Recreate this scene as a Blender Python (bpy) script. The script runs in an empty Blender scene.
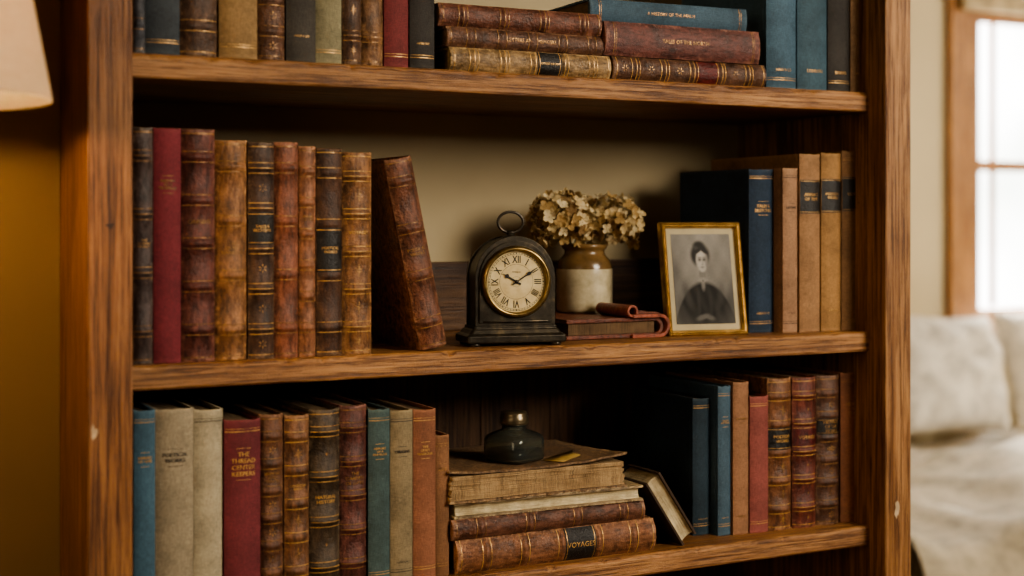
import bpy, math, random
from mathutils import Matrix, Vector
random.seed(7)
scene = bpy.context.scene
COL = scene.collection

# ------------------------------------------------------------------ camera geometry (metres)
CX, CY, CZ = -0.329, -1.464, 1.35
TH = math.radians(27.56)
SN, CS = math.sin(TH), math.cos(TH)
FPX = 1422.0
def P(px, d):
    u = (px-512)/FPX
    t = (d-CY)/(CS-SN*u)
    return CX+t*(SN+CS*u)
def H(py, px, d):
    u = (px-512)/FPX
    t = (d-CY)/(CS-SN*u)
    return CZ+(222-py)*t/FPX

ZM = CZ-0.1468      # middle shelf top
ZT = CZ+0.1733      # upper shelf top
ZB = CZ-0.406       # lower shelf top
XL, XR = -0.008, 0.9725
D = 0.30
TS = 0.0265

# ------------------------------------------------------------------ colour / material helpers
def hexc(h, k=1.0):
    h = h.lstrip('#')
    c = [int(h[i:i+2], 16)/255 for i in (0, 2, 4)]
    c = [(x/12.92 if x <= 0.04045 else ((x+0.055)/1.055)**2.4)*k for x in c]
    return (min(c[0],1), min(c[1],1), min(c[2],1), 1)
def mul(c, k): return (min(c[0]*k,1), min(c[1]*k,1), min(c[2]*k,1), 1)

class NT:
    def __init__(s, name):
        s.m = bpy.data.materials.new(name); s.m.use_nodes = True
        s.t = s.m.node_tree; s.n = s.t.nodes
        s.b = s.n['Principled BSDF']; s.out = s.n['Material Output']
    def node(s, typ, **kw):
        n = s.n.new(typ)
        for k, v in kw.items(): setattr(n, k, v)
        return n
    def link(s, a, b): s.t.links.new(a, b)
    def coord(s, kind='Object', scale=(1,1,1), loc=(0,0,0)):
        tc = s.node('ShaderNodeTexCoord'); mp = s.node('ShaderNodeMapping')
        s.link(tc.outputs[kind], mp.inputs['Vector'])
        mp.inputs['Scale'].default_value = scale; mp.inputs['Location'].default_value = loc
        return mp.outputs[0]
    def noise(s, vec, scale, detail=4, rough=0.55, dist=0.0):
        n = s.node('ShaderNodeTexNoise')
        s.link(vec, n.inputs['Vector'])
        n.inputs['Scale'].default_value = scale; n.inputs['Detail'].default_value = detail
        n.inputs['Roughness'].default_value = rough; n.inputs['Distortion'].default_value = dist
        return n.outputs['Fac']
    def ramp(s, fac, stops):
        r = s.node('ShaderNodeValToRGB'); s.link(fac, r.inputs[0])
        e = r.color_ramp.elements
        e[0].position, e[0].color = stops[0]; e[1].position, e[1].color = stops[-1]
        for p, c in stops[1:-1]:
            x = e.new(p); x.color = c
        return r.outputs[0]
    def mix(s, fac, a, b, mode='MIX'):
        m = s.node('ShaderNodeMix', data_type='RGBA', blend_type=mode)
        for idx, v in ((0, fac), (6, a), (7, b)):
            if isinstance(v, (int, float, tuple)): m.inputs[idx].default_value = v
            else: s.link(v, m.inputs[idx])
        return m.outputs[2]
    def math(s, op, a, b=0.0, clamp=False):
        m = s.node('ShaderNodeMath', operation=op, use_clamp=clamp)
        for i, v in enumerate((a, b)):
            if isinstance(v, (int, float)): m.inputs[i].default_value = v
            else: s.link(v, m.inputs[i])
        return m.outputs[0]
    def bump(s, h, strength, dist=0.001):
        b = s.node('ShaderNodeBump'); s.link(h, b.inputs['Height'])
        b.inputs['Strength'].default_value = strength; b.inputs['Distance'].default_value = dist
        s.link(b.outputs[0], s.b.inputs['Normal'])
    def color(s, c):
        if isinstance(c, tuple): s.b.inputs['Base Color'].default_value = c
        else: s.link(c, s.b.inputs['Base Color'])
    def set(s, **kw):
        for k, v in kw.items(): s.b.inputs[k.replace('_', ' ')].default_value = v
W1=(1,1,1,1); K0=(0,0,0,1)

def leather(name, c, seed=0, rough=0.45, wear=0.5):
    m = NT(name)
    v = m.coord(loc=(seed*1.7, seed*0.9, seed*2.3))
    n1 = m.noise(v, 30, 9, 0.74)
    base = m.ramp(n1, [(0.30, mul(c, 0.30)), (0.46, mul(c,0.78)), (0.58, mul(c,1.1)), (0.76, mul(c, 1.5))])
    v2 = m.coord(scale=(1.0, 1.0, 0.3), loc=(seed, 3, seed))
    n2 = m.noise(v2, 190, 5, 0.7)
    base = m.mix(1.0, base, m.ramp(n2, [(0.36, (0.34,0.30,0.27,1)), (0.58, W1)]), 'MULTIPLY')
    g = m.node('ShaderNodeTexCoord'); sp = m.node('ShaderNodeSeparateXYZ')
    m.link(g.outputs['Generated'], sp.inputs[0])
    az = m.math('ABSOLUTE', m.math('SUBTRACT', sp.outputs[2], 0.5))
    ax = m.math('ABSOLUTE', m.math('SUBTRACT', sp.outputs[0], 0.5))
    ez = m.math('MULTIPLY', m.math('SUBTRACT', az, 0.45), 20.0, True)
    ex = m.math('MULTIPLY', m.math('SUBTRACT', ax, 0.36), 7.0, True)
    e = m.math('MAXIMUM', ez, m.math('MULTIPLY', ex, 0.8))
    sc = m.noise(v, 120, 8, 0.82)
    scr = m.math('MULTIPLY', m.math('SUBTRACT', m.math('ADD', sc, m.math('MULTIPLY', e, 0.17)), 0.585), 8.0, True)
    worn = (min(c[0]*1.5+0.085,1), min(c[1]*1.6+0.062,1), min(c[2]*1.5+0.038,1), 1)
    base = m.mix(m.math('MULTIPLY', scr, wear), base, worn)
    m.color(base)
    m.link(m.ramp(n1, [(0.3, (rough-0.10,)*3+(1,)), (0.7, (rough+0.18,)*3+(1,))]), m.b.inputs['Roughness'])
    m.set(Specular_IOR_Level=0.45)
    m.bump(m.math('ADD', m.noise(v, 380, 4, 0.6), m.math('MULTIPLY', n1, 1.4)), 0.7, 0.0018)
    return m.m
def cloth(name, c, seed=0):
    m = NT(name)
    v = m.coord(loc=(seed*1.3, seed, seed*0.7))
    n1 = m.noise(v, 18, 7, 0.65)
    base = m.ramp(n1, [(0.3, mul(c, 0.55)), (0.52, mul(c,.92)), (0.8, mul(c, 1.25))])
    wv = m.noise(m.coord(scale=(1,1,0.15), loc=(seed,0,0)), 1200, 2)
    wh = m.noise(m.coord(scale=(0.15,0.15,1), loc=(seed,0,0)), 1200, 2)
    weave = m.math('ADD', wv, wh)
    base = m.mix(1.0, base, m.ramp(m.math('MULTIPLY', weave, 0.5), [(0.35, (0.6,0.6,0.6,1)), (0.6, (1,1,1,1))]), 'MULTIPLY')
    sc = m.noise(v, 120, 7, 0.75)
    base = m.mix(m.math('MULTIPLY', m.math('SUBTRACT', sc, 0.60), 4.5, True), base, (min(c[0]*1.4+.04,1),min(c[1]*1.4+.032,1),min(c[2]*1.4+.025,1),1))
    g = m.node('ShaderNodeTexCoord'); sp = m.node('ShaderNodeSeparateXYZ')
    m.link(g.outputs['Generated'], sp.inputs[0])
    az = m.math('ABSOLUTE', m.math('SUBTRACT', sp.outputs[2], 0.5))
    ez = m.math('MULTIPLY', m.math('SUBTRACT', m.math('ADD', az, m.math('MULTIPLY', sc, 0.06)), 0.505), 22.0, True)
    base = m.mix(m.math('MULTIPLY', ez, 0.5), base, (min(c[0]*1.3+.05,1),min(c[1]*1.3+.04,1),min(c[2]*1.2+.03,1),1))
    m.color(base); m.set(Roughness=0.75, Specular_IOR_Level=0.3)
    m.bump(weave, 0.5, 0.0008)
    return m.m
def simple(name, c, rough=0.5, metal=0.0, nscale=60, var=0.3, bump=0.15, bd=0.001, spec=0.5):
    m = NT(name)
    v = m.coord()
    n = m.noise(v, nscale, 6, 0.6)
    m.color(m.ramp(n, [(0.3, mul(c, 1-var)), (0.7, mul(c, 1+var))]))
    m.set(Roughness=rough, Metallic=metal, Specular_IOR_Level=spec)
    if bump: m.bump(n, bump, bd)
    return m.m
def wood(name, dark, mid, light, axis=0, rough=0.5, seed=0, cross=16):
    m = NT(name)
    def sc(a, b):
        s = [b, b, b]; s[axis] = a; return tuple(s)
    v = m.coord(scale=sc(0.7, cross), loc=(seed, seed*2.1, seed*.7))
    n1 = m.noise(v, 2.2, 9, 0.66, 1.2)
    c = m.ramp(n1, [(0.26, dark), (0.40, mid), (0.54, light), (0.62, mid), (0.75, light)])
    v2 = m.coord(scale=sc(7, 300), loc=(seed, 0, 0))
    n2 = m.noise(v2, 1.0, 5, 0.75)
    c = m.mix(1.0, c, m.ramp(n2, [(0.41, (0.28,0.21,0.17,1)), (0.54, W1)]), 'MULTIPLY')
    v3 = m.coord(scale=sc(2.0, 5), loc=(0, seed, 3))
    n3 = m.noise(v3, 3.0, 5, 0.6)
    c = m.mix(1.0, c, m.ramp(n3, [(0.28, (0.56,0.50,0.44,1)), (0.6, W1)]), 'MULTIPLY')
    n4 = m.noise(m.coord(loc=(seed+5, 1, 2)), 34, 8, 0.82)
    c = m.mix(m.math('MULTIPLY', m.math('SUBTRACT', n4, 0.65), 8.0, True), c, mul(light, 1.7))
    n5 = m.noise(m.coord(loc=(seed+9, 4, 2)), 24, 8, 0.82)
    c = m.mix(m.math('MULTIPLY', m.math('SUBTRACT', n5, 0.62), 8.0, True), c, mul(dark, 0.4))
    m.color(c)
    m.link(m.ramp(n1, [(0.3, (rough-0.08,)*3+(1,)), (0.7, (rough+0.12,)*3+(1,))]), m.b.inputs['Roughness'])
    m.set(Specular_IOR_Level=0.45)
    m.bump(m.math('ADD', m.math('ADD', n2, m.math('MULTIPLY', n1, 0.5)), m.math('MULTIPLY', n5, 0.8)), 0.7, 0.0022)
    return m.m

def gold(name, c, rub, lo, hi):
    m = NT(name)
    v = m.coord(); n = m.noise(v, 260, 7, 0.75); n2 = m.noise(v, 35, 4)
    f = m.math('ADD', m.math('MULTIPLY', n, 0.6), m.math('MULTIPLY', n2, 0.4))
    m.color(m.ramp(f, [(lo, rub), (hi, c)]))
    m.set(Metallic=0.3, Roughness=0.42)
    return m.m
GOLD = gold('gold_stamp', hexc('d0a460'), hexc('6a4626'), 0.39, 0.53)
GOLDDIM = gold('gold_stamp_rubbed', hexc('b4884e'), hexc('523620'), 0.42, 0.57)
INKSTAMP = simple('dark_stamp', hexc('2a2420'), 0.6)
def pages_mat(name, c):
    m = NT(name)
    n = m.noise(m.coord(scale=(1,0.02,0.02)), 1300, 3, 0.7)
    n2 = m.noise(m.coord(), 40, 6, 0.7)
    a = m.ramp(n, [(0.32, mul(c, 0.35)), (0.55, c)])
    a = m.mix(1.0, a, m.ramp(n2, [(0.3, (0.5,0.44,0.38,1)), (0.65, W1)]), 'MULTIPLY')
    m.color(a); m.set(Roughness=0.9); m.bump(n, 0.7, 0.001)
    return m.m
PAGES = pages_mat('page_edges', hexc('8a7250'))
LBL_BLACK = leather('label_black', hexc('1e1b18'), 3, 0.4, 0.15)
LBL_RED = leather('label_red', hexc('5c1c18'), 4, 0.4, 0.15)
LBL_GREEN = leather('label_green', hexc('263430'), 5, 0.4, 0.15)
LBLS = {'k': LBL_BLACK, 'r': LBL_RED, 'g': LBL_GREEN}

# ------------------------------------------------------------------ mesh builder
class MB:
    def __init__(s): s.v=[]; s.f=[]; s.m=[]; s.s=[]
    def add(s, vs, fs, mat=0, smooth=False, M=None):
        o = len(s.v)
        for p in vs:
            p = Vector(p)
            s.v.append(tuple(M @ p) if M is not None else tuple(p))
        for f in fs:
            s.f.append([i+o for i in f]); s.m.append(mat); s.s.append(smooth)
    def box(s, a, b, mat=0, M=None):
        x0,y0,z0=a; x1,y1,z1=b
        vs=[(x0,y0,z0),(x1,y0,z0),(x1,y1,z0),(x0,y1,z0),(x0,y0,z1),(x1,y0,z1),(x1,y1,z1),(x0,y1,z1)]
        s.add(vs, [(0,3,2,1),(4,5,6,7),(0,1,5,4),(1,2,6,5),(2,3,7,6),(3,0,4,7)], mat, False, M)
    def prism(s, poly, z0, z1, mat=0, M=None):
        n=len(poly)
        vs=[(x,y,z0) for x,y in poly]+[(x,y,z1) for x,y in poly]
        fs=[tuple(range(n-1,-1,-1)), tuple(range(n,2*n))]+[(i,(i+1)%n,n+(i+1)%n,n+i) for i in range(n)]
        s.add(vs, fs, mat, False, M)
    def lathe(s, prof, seg=48, mat=0, M=None, smooth=True, matf=None):
        vs=[]; n=len(prof)
        for r,z in prof:
            for k in range(seg):
                a=2*math.pi*k/seg; vs.append((r*math.cos(a), r*math.sin(a), z))
        for i in range(n-1):
            fs=[(i*seg+k, i*seg+(k+1)%seg, (i+1)*seg+(k+1)%seg, (i+1)*seg+k) for k in range(seg)]
            mm = matf(i) if matf else mat
            if i==0: o=len(s.v); s.add(vs, fs, mm, smooth, M)
            else:
                for f in fs: s.f.append([j+o for j in f]); s.m.append(mm); s.s.append(smooth)
    def tube(s, pts, r, seg=8, mat=0, closed=False, M=None):
        n=len(pts); vs=[]; pts=[Vector(p) for p in pts]
        for i,p in enumerate(pts):
            if closed: t=pts[(i+1)%n]-pts[i-1]
            else: t=pts[min(i+1,n-1)]-pts[max(i-1,0)]
            t.normalize()
            up=Vector((0,1,0)) if abs(t.y)<0.9 else Vector((1,0,0))
            a=t.cross(up).normalized(); b=t.cross(a)
            rr = r[i] if isinstance(r,(list,tuple)) else r
            for k in range(seg):
                an=2*math.pi*k/seg; vs.append(p+a*math.cos(an)*rr+b*math.sin(an)*rr)
        fs=[]
        for i in range(n if closed else n-1):
            j=(i+1)%n
            for k in range(seg):
                fs.append((i*seg+k, i*seg+(k+1)%seg, j*seg+(k+1)%seg, j*seg+k))
        if not closed:
            fs.append(tuple(range(seg))); fs.append(tuple(range((n-1)*seg, n*seg)))
        s.add(vs, fs, mat, True, M)
    def build(s, name, mats, parent=None, M=None, bevel=0, seg=2, subsurf=0):
        me=bpy.data.meshes.new(name); me.from_pydata(s.v, [], s.f); 
        for mt in mats: me.materials.append(mt)
        me.polygons.foreach_set('material_index', s.m)
        me.polygons.foreach_set('use_smooth', s.s)
        me.update()
        import bmesh
        bm=bmesh.new(); bm.from_mesh(me)
        bmesh.ops.recalc_face_normals(bm, faces=bm.faces[:]); bm.to_mesh(me); bm.free()
        ob=bpy.data.objects.new(name, me); COL.objects.link(ob)
        if M is not None: ob.matrix_world=M
        if parent: ob.parent=parent
        if bevel:
            b=ob.modifiers.new('bevel','BEVEL'); b.width=bevel; b.segments=seg; b.limit_method='ANGLE'
        if subsurf:
            b=ob.modifiers.new('sub','SUBSURF'); b.levels=subsurf; b.render_levels=subsurf
        return ob
def empty(name):
    e=bpy.data.objects.new(name, None); COL.objects.link(e); e.empty_display_size=0.05; return e
def T(x,y,z): return Matrix.Translation((x,y,z))
def R(a,ax): return Matrix.Rotation(math.radians(a),4,ax)

_tc={}
def text_geo(body, spacing=1.0):
    if body in _tc: return _tc[body]
    cu=bpy.data.curves.new('t','FONT'); cu.body=body; cu.align_x='CENTER'; cu.align_y='CENTER'
    cu.size=1; cu.resolution_u=2; cu.space_line=spacing
    ob=bpy.data.objects.new('t',cu); COL.objects.link(ob)
    dg=bpy.context.evaluated_depsgraph_get(); dg.update()
    me=bpy.data.meshes.new_from_object(ob.evaluated_get(dg))
    vs=[(v.co.x,v.co.y) for v in me.vertices]; fs=[tuple(p.vertices) for p in me.polygons]
    xs=[a for a,b in vs]; ys=[b for a,b in vs]
    cx=(min(xs)+max(xs))/2; cy=(min(ys)+max(ys))/2
    vs=[(a-cx,b-cy) for a,b in vs]
    res=(vs,fs,max(xs)-min(xs),max(ys)-min(ys))
    bpy.data.objects.remove(ob); bpy.data.curves.remove(cu); bpy.data.meshes.remove(me)
    _tc[body]=res
    return res

TITLES=["THE\nGARDEN\nOF DAYS","COLLECTED\nESSAYS","HISTORY\nOF THE\nREALM","POETICAL\nWORKS","LETTERS","THE\nQUIET\nHARBOUR","MEMOIRS\nOF A\nTRAVELLER","NATURAL\nHISTORY","SERMONS\nAND\nTRACTS","VOYAGES","ANNALS\nOF TIME","TALES &\nSKETCHES","ORIGINS"]

def make_book(name, w, h, dep, cover, parent, M, style='leather', label=None, title=None, along=False,
              gold=None, bulge=None, pages=None, bands=5, seed=0, orn=None):
    rnd=random.Random(seed*13+5)
    mb=MB(); gold=gold or GOLD; pages=pages or PAGES
    mats=[cover,pages,gold,label or LBL_BLACK,GOLDDIM]
    b=(0.22*w if style=='leather' else 0.13*w) if bulge is None else bulge
    b=min(b,0.010)
    def yc(x): return b*min(1.0,abs(2*x/w))**2.3
    n=14; hw=w/2
    xs=[-hw+w*i/n for i in range(n+1)]
    rows=[(0,0.0012),(0.0010,0.0002),(0.003,0)]
    bz=[]
    if style=='leather':
        bands=bands if along else rnd.choice([4,5,5,6])
        bh=rnd.choice([0.0012,0.0018,0.0022]); 
        for i in range(bands):
            z=h*(0.14+ (0.74)*i/(bands-1)); bz.append(z)
        for z in bz: rows+=[(z-0.0036,0),(z-0.0024,-bh*.7),(z-0.0010,-bh),(z+0.0010,-bh),(z+0.0024,-bh*.7),(z+0.0036,0)]
    else:
        rows+=[(h*k/6,rnd.uniform(-.0003,.0003)) for k in range(1,6)]
    rows+=[(h-0.003,0),(h-0.0010,0.0002),(h,0.0012)]
    vs=[]
    for z,o in rows:
        for i,x in enumerate(xs):
            e=1-abs(x/hw)**6
            zz=z
            if z==h and abs(x)<hw*.98: zz=h-abs(rnd.gauss(0,0.0007))   # rubbed head cap
            vs.append((x,yc(x)+o*e,zz))
    m=n+1; fs=[]
    for i in range(len(rows)-1):
        for k in range(n): fs.append((i*m+k,i*m+k+1,(i+1)*m+k+1,(i+1)*m+k))
    mb.add(vs,fs,0,True)
    for z in (0.0,h-0.0012):
        vs=[(x,yc(x)+0.0012*(1-abs(x/hw)**6),z) for x in xs]+[(hw,b+0.003,z),(-hw,b+0.003,z)]
        mb.add(vs,[tuple(range(len(vs)))],0)
    bt=0.0028
    for s in (-1,1):
        poly=[(s*hw,b),(s*(hw-0.0014),b+0.0045),(s*hw,b+0.0085),(s*hw,dep),(s*(hw-bt),dep),(s*(hw-bt),b)]
        mb.prism(poly,0,h,0)
    nb=8
    pi=hw-bt+0.0002
    poly=[(-pi,b+0.0025),(pi,b+0.0025)]+[(pi-2*pi*k/nb, dep-0.004-0.003*math.sin(math.pi*k/nb)) for k in range(nb+1)]
    mb.prism(poly,0.003,h-0.0035,1)
    def strip(z0,z1,off,mat,fr=0.97):
        vs=[];k=12
        for z in (z0,z1):
            for i in range(k+1):
                x=-hw*fr+2*hw*fr*i/k; vs.append((x,yc(x)-off,z))
        mb.add(vs,[(i,i+1,k+2+i,k+1+i) for i in range(k)],mat,True)
    def proj(vs,fs,off,mat):
        mb.add([(x,yc(x)-off,z) for x,z in vs],fs,mat)
    def line(x0,z0,x1,z1,t=0.0005,mt=4):
        dx,dz=x1-x0,z1-z0; L=math.hypot(dx,dz) or 1; px,pz=-dz/L*t/2,dx/L*t/2
        k=max(1,int(abs(dx)/0.004)); vs=[]
        for i in range(k+1):
            q=i/k; vs+=[(x0+dx*q+px,z0+dz*q+pz),(x0+dx*q-px,z0+dz*q-pz)]
        proj(vs,[(2*i,2*i+1,2*i+3,2*i+2) for i in range(k)],0.00045,mt)
    zc=h*0.70
    if orn is None: orn=rnd.choice(['flower','none','none','frame','fleuron','dots','none'])
    if style=='leather':
        lines=rnd.choice([1,1,2])
        for z in bz:
            if lines>=1: strip(z-0.0060,z-0.0052,0.0003,2); strip(z+0.0052,z+0.0060,0.0003,2)
            if lines==2: strip(z-0.0004,z+0.0004,bh+0.0003,2)
        strip(0.0045,0.0055,0.0003,2); strip(h-0.0055,h-0.0045,0.0003,2)
        gap=bz[1]-bz[0]
        li=bands-2
        zc=bz[li]-gap/2
        two=rnd.random()<0.35
        if label:
            strip(zc-gap/2+0.0040,zc+gap/2-0.0040,0.00035,3)
            for sg in (-1,1): strip(zc+sg*(gap/2-0.0062)-0.0004,zc+sg*(gap/2-0.0062)+0.0004,0.0005,2)
        for c in [z+gap/2 for z in bz[:-1]]+[bz[0]*0.5]:
            if abs(c-zc)<0.005: continue
            r=min(w*0.17,0.0048)
            if orn=='flower':
                for a in range(6):
                    an=a*math.pi/3+math.pi/6; ox,oz=math.cos(an),math.sin(an)
                    proj([(ox*r*.25,c+oz*r*.25),(ox*r*.7-oz*r*.16,c+oz*r*.7+ox*r*.16),(ox*r*1.05,c+oz*r*1.05),(ox*r*.7+oz*r*.16,c+oz*r*.7-ox*r*.16)],[(0,1,2,3)],0.0004,4)
            elif orn=='frame':
                hx=w*0.34; hz=gap/2-0.0085
                if hz>0.003 and c!=bz[0]*0.5:
                    line(-hx,c-hz,hx,c-hz); line(-hx,c+hz,hx,c+hz); line(-hx,c-hz,-hx,c+hz); line(hx,c-hz,hx,c+hz)
                    q=r*.4; proj([(-q,c),(0,c-q*1.5),(q,c),(0,c+q*1.5)],[(0,1,2,3)],0.0004,4)
            elif orn=='fleuron':
                for sg in (-1,1):
                    for q0 in (0.3,0.75,1.2):
                        ww=r*(0.5-0.28*q0)
                        proj([(-ww,c+sg*r*q0),(0,c+sg*r*(q0-.12)),(ww,c+sg*r*q0),(0,c+sg*r*(q0+.34))],[(0,1,2,3)],0.0004,4)
                    line(0,c,sg*r*.9,c+r*.5,0.0006); line(0,c,sg*r*.9,c-r*.5,0.0006)
            elif orn=='dots':
                q=r*.3; proj([(-q,c),(0,c-q*1.4),(q,c),(0,c+q*1.4)],[(0,1,2,3)],0.0004,4)
        th=gap-0.013
        if two and label and title:
            t2=text_geo(rnd.choice(["VOL II","VOL I","VOL IV","III"])); k=min(w*0.4/t2[2],0.004/t2[3])
            if not along: proj([(x*k,zc-gap+y*k) for x,y in t2[0]],t2[1],0.0005,2)
    else:
        th=h*0.17; zc=h*0.76
        if rnd.random()<0.7:
            for zz in (0.012,h-0.013): strip(zz,zz+0.0009,0.0003,2); strip(zz+0.003,zz+0.0035,0.0003,2)
        if label:
            strip(zc-th/2-0.002,zc+th/2+0.002,0.00035,3)
            strip(zc-th/2-0.0006,zc-th/2,0.0005,2); strip(zc+th/2,zc+th/2+0.0006,0.0005,2)
        if rnd.random()<0.5 and not along:
            t2=text_geo(rnd.choice(["LONDON","MORRIS","HALE & CO","HARLOW"]))
            k=w*0.5/t2[2]
            proj([(x*k,h*0.12+y*k) for x,y in t2[0]],t2[1],0.0005,2)
    if title:
        tv,tf,tw,tht=text_geo(title)
        if along:
            k=min(w*0.22/tht, h*0.30/tw)
            zz=zc if style=='leather' and label else h*0.5
            if label: k=min(k,(gap-0.012)/tw) if style=='leather' else k
            proj([(-y*k, zz+x*k) for x,y in tv],tf,0.0006,2)
        else:
            k=min(w*0.66/tw, th*0.95/tht)
            for o in (-.00012,.00012): proj([(x*k+o,zc+y*k) for x,y in tv],tf,0.0006+o*.1,2)
            if style!='leather' and not label: line(-w*.2,zc-tht*k/2-.004,w*.2,zc-tht*k/2-.004,0.0005,2); line(-w*.2,zc+tht*k/2+.004,w*.2,zc+tht*k/2+.004,0.0005,2)
    return mb.build(name,mats,parent,M)

bc=[0]
def mk_cover(kind,c,wear=0.8):
    bc[0]+=1
    if kind=='c': return cloth('cloth_cover_%d'%bc[0],hexc(c),bc[0])
    return leather('leather_cover_%d'%bc[0],hexc(c),bc[0],0.42,wear)
def row(name, items, zs, start_px, x_start=None):
    e=empty(name); prev=None
    for i,it in enumerate(items):
        px1,ty,kind,c,lab,ti,d,dep=it[:8]
        g=it[8] if len(it)>8 else None
        orn=it[9] if len(it)>9 else None
        x0=P(start_px,d) if prev is None else prev
        x1=P(px1,d)
        h=H(ty,(px1-8),d)-zs
        if h<0.12: h=0.12
        prev=x1
        title=TITLES[(bc[0]*5+i)%len(TITLES)] if ti is True else ti
        make_book('book', x1-x0-0.0006, h, dep or min(0.24,0.7*h), mk_cover(kind,c), e, T((x0+x1)/2,d,zs),
                  'leather' if kind=='l' else 'cloth', LBLS.get(lab), title or None, gold={'d':GOLDDIM,'k':INKSTAMP}.get(g,GOLD), seed=bc[0]*3+1, orn=orn)
    return e

# ------------------------------------------------------------------ rows of books
mid_left=[
 (154,127,'l','4e403c','',True,0.008,None,'d','none'),
 (182,128,'c','7e343a','',True,0.008,None,'d'),
 (217,129,'l','683a30','',True,0.006,None,'d','none'),
 (249,140,'l','986a42','',True,0.007,None,'d','none'),
 (276,142,'l','50392b','k',True,0.006,None,None,'flower'),
 (300,142,'l','8c563f','',None,0.008,None,'d','none'),
 (317,146,'l','9a684a','',True,0.009,None,'d','none'),
 (344,148,'l','523624','k',True,0.006,None,None,'none'),
 (374,152,'l','8c623e','',True,0.006,None,None,'fleuron'),
]
r1=row('book_row',mid_left,ZM,134)
wln=0.0335
make_book('leaning_book',wln,0.220,0.150,mk_cover('l','744a36',0.8),r1,
   T(P(423,0.01),0.010,ZM+0.0004)@R(-11.8,'Y')@T(wln/2,0,0),'leather',None,"POETICAL\nWORKS",bands=4,seed=5,orn='none',gold=GOLDDIM)
mid_right=[
 (776,169,'c','2a3a4c','',True,0.052,0.165),
 (799,168,'c','a68062','',True,0.035,0.17,'k'),
 (822,154,'c','a07a56','k',True,0.030,0.205),
 (843,153,'c','a47c4e','k',True,0.028,0.19),
 (867,151,'c','866444','k',True,0.026,0.19,'d'),
]
row('book_row',mid_right,ZM,751)
bot_left=[
 (156,410,'c','4a6878','',True,0.008,None),
 (195,408,'c','a2947a','',True,0.008,None,'k'),
 (224,409,'c','b2a68a','',None,0.010,None,'k'),
 (262,419,'c','76363a','',"THE\nTHREAD\nCENTER\nKEEPERS",0.006,None),
 (285,414,'l','6a4630','',True,0.012,None,'d','flower'),
 (311,415,'l','7a5438','',True,0.010,None,None,'fleuron'),
 (342,409,'l','4e4030','',True,0.010,None,None,'dots'),
 (369,405,'l','663c34','',True,0.012,None,'d','none'),
 (391,409,'c','4f6260','',True,0.012,None),
 (414,410,'c','908062','',True,0.012,None,'k'),
 (437,409,'c','96644a','',True,0.012,None),
 (450,435,'c','8c6446','',True,0.016,None,'d'),
]
row('book_row',bot_left,ZB,134)
bot_right=[
 (712,398,'c','2a3a44','',None,0.055,0.150),
 (732,386,'c','4a606e','',True,0.040,0.165),
 (750,382,'c','9c7254','',True,0.035,0.160,'d'),
 (770,396,'c','92524a','',None,0.032,0.150),
 (795,378,'l','7c5236','k',True,0.030,0.190,None,'fleuron'),
 (820,377,'l','6c382c','r',True,0.028,0.190,None,'dots'),
 (843,375,'l','5c3e2e','k',True,0.028,0.190,'d','flower'),
 (867,372,'c','905e42','',True,0.028,0.180,'d'),
]
row('book_row',bot_right,ZB,694)
top_left=[
 (146,-160,'l','42444a','',True,0.008,None,'d','none'),
 (181,-150,'c','42484c','',True,0.008,None),
 (220,-165,'l','5e4534','',True,0.008,None,None,'none'),
 (259,-150,'c','967850','',True,0.008,None),
 (287,-150,'l','684834','k',True,0.008,None,'d','flower'),
 (317,-155,'c','48433c','',True,0.008,None),
 (343,-140,'c','8e8668','',True,0.010,None),
 (363,-145,'l','583e2c','',True,0.008,None,'d','fleuron'),
 (385,-140,'l','866242','',True,0.010,None,'d','none'),
 (410,-140,'c','7a3838','',True,0.010,None),
 (436,-140,'c','3c3834','',None,0.008,None),
]
row('book_row',top_left,ZT,134)
top_right=[
 (799,-75,'c','4a6474','',True,0.020,0.20),
 (830,-75,'c','425a66','',True,0.018,0.20),
 (852,-70,'c','3c3834','',True,0.018,0.19),
 (867,-70,'c','8e7052','k',True,0.018,0.19),
]
row('book_row',top_right,ZT,769)

# ------------------------------------------------------------------ stacks
def flat_book(name,e,x0,x1,d,z,th,dep,cover,style='leather',label=None,title=None,rot=0,flip=False,pages=None,gold=None,bands=5,seed=1,orn=None):
    L=x1-x0
    M=T(x0+L/2,d+dep/2,z)@R(rot+(180 if flip else 0),'Z')@T(-L/2,-dep/2,th/2)@R(90,'Y')
    return make_book(name,th-0.0004,L,dep,cover,e,M,style,label,title,True,gold,None,pages,bands,seed,orn)
e=empty('book_stack')
z=ZT
flat_book('book',e,P(451,.008),P(612,.008),0.008,z,0.028,0.16,mk_cover('l','9a7e58'),label=LBL_BLACK,title='HISTORY OF TIME',rot=0.0,seed=3,orn='none'); z+=0.028
flat_book('book',e,P(446,.010),P(611,.010),0.010,z,0.0235,0.16,mk_cover('l','664634'),rot=0.8,title='LETTERS AND MEMOIRS',seed=4,orn='none',gold=GOLDDIM); z+=0.0235
flat_book('book',e,P(441,.012),P(603,.012),0.012,z,0.027,0.15,mk_cover('l','724838'),rot=-0.8,seed=6,bands=4,orn='none',gold=GOLDDIM)
e=empty('book_stack')
z=ZT
flat_book('book',e,P(614,.008),P(767,.008),0.008,z,0.029,0.17,mk_cover('l','604230'),label=LBL_RED,rot=0,seed=7,orn='flower'); z+=0.029
flat_book('book',e,P(607,.006),P(761,.006),0.006,z,0.042,0.16,mk_cover('l','663a32'),rot=-0.6,style='cloth',title='TALES OF THE NORTH',seed=8,gold=GOLDDIM); z+=0.042
flat_book('book',e,P(596,.02),P(748,.02),0.020,z,0.029,0.17,mk_cover('c','465c6a'),style='cloth',rot=-3,title='A HISTORY OF THE REALM',seed=9,gold=GOLDDIM)
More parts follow.
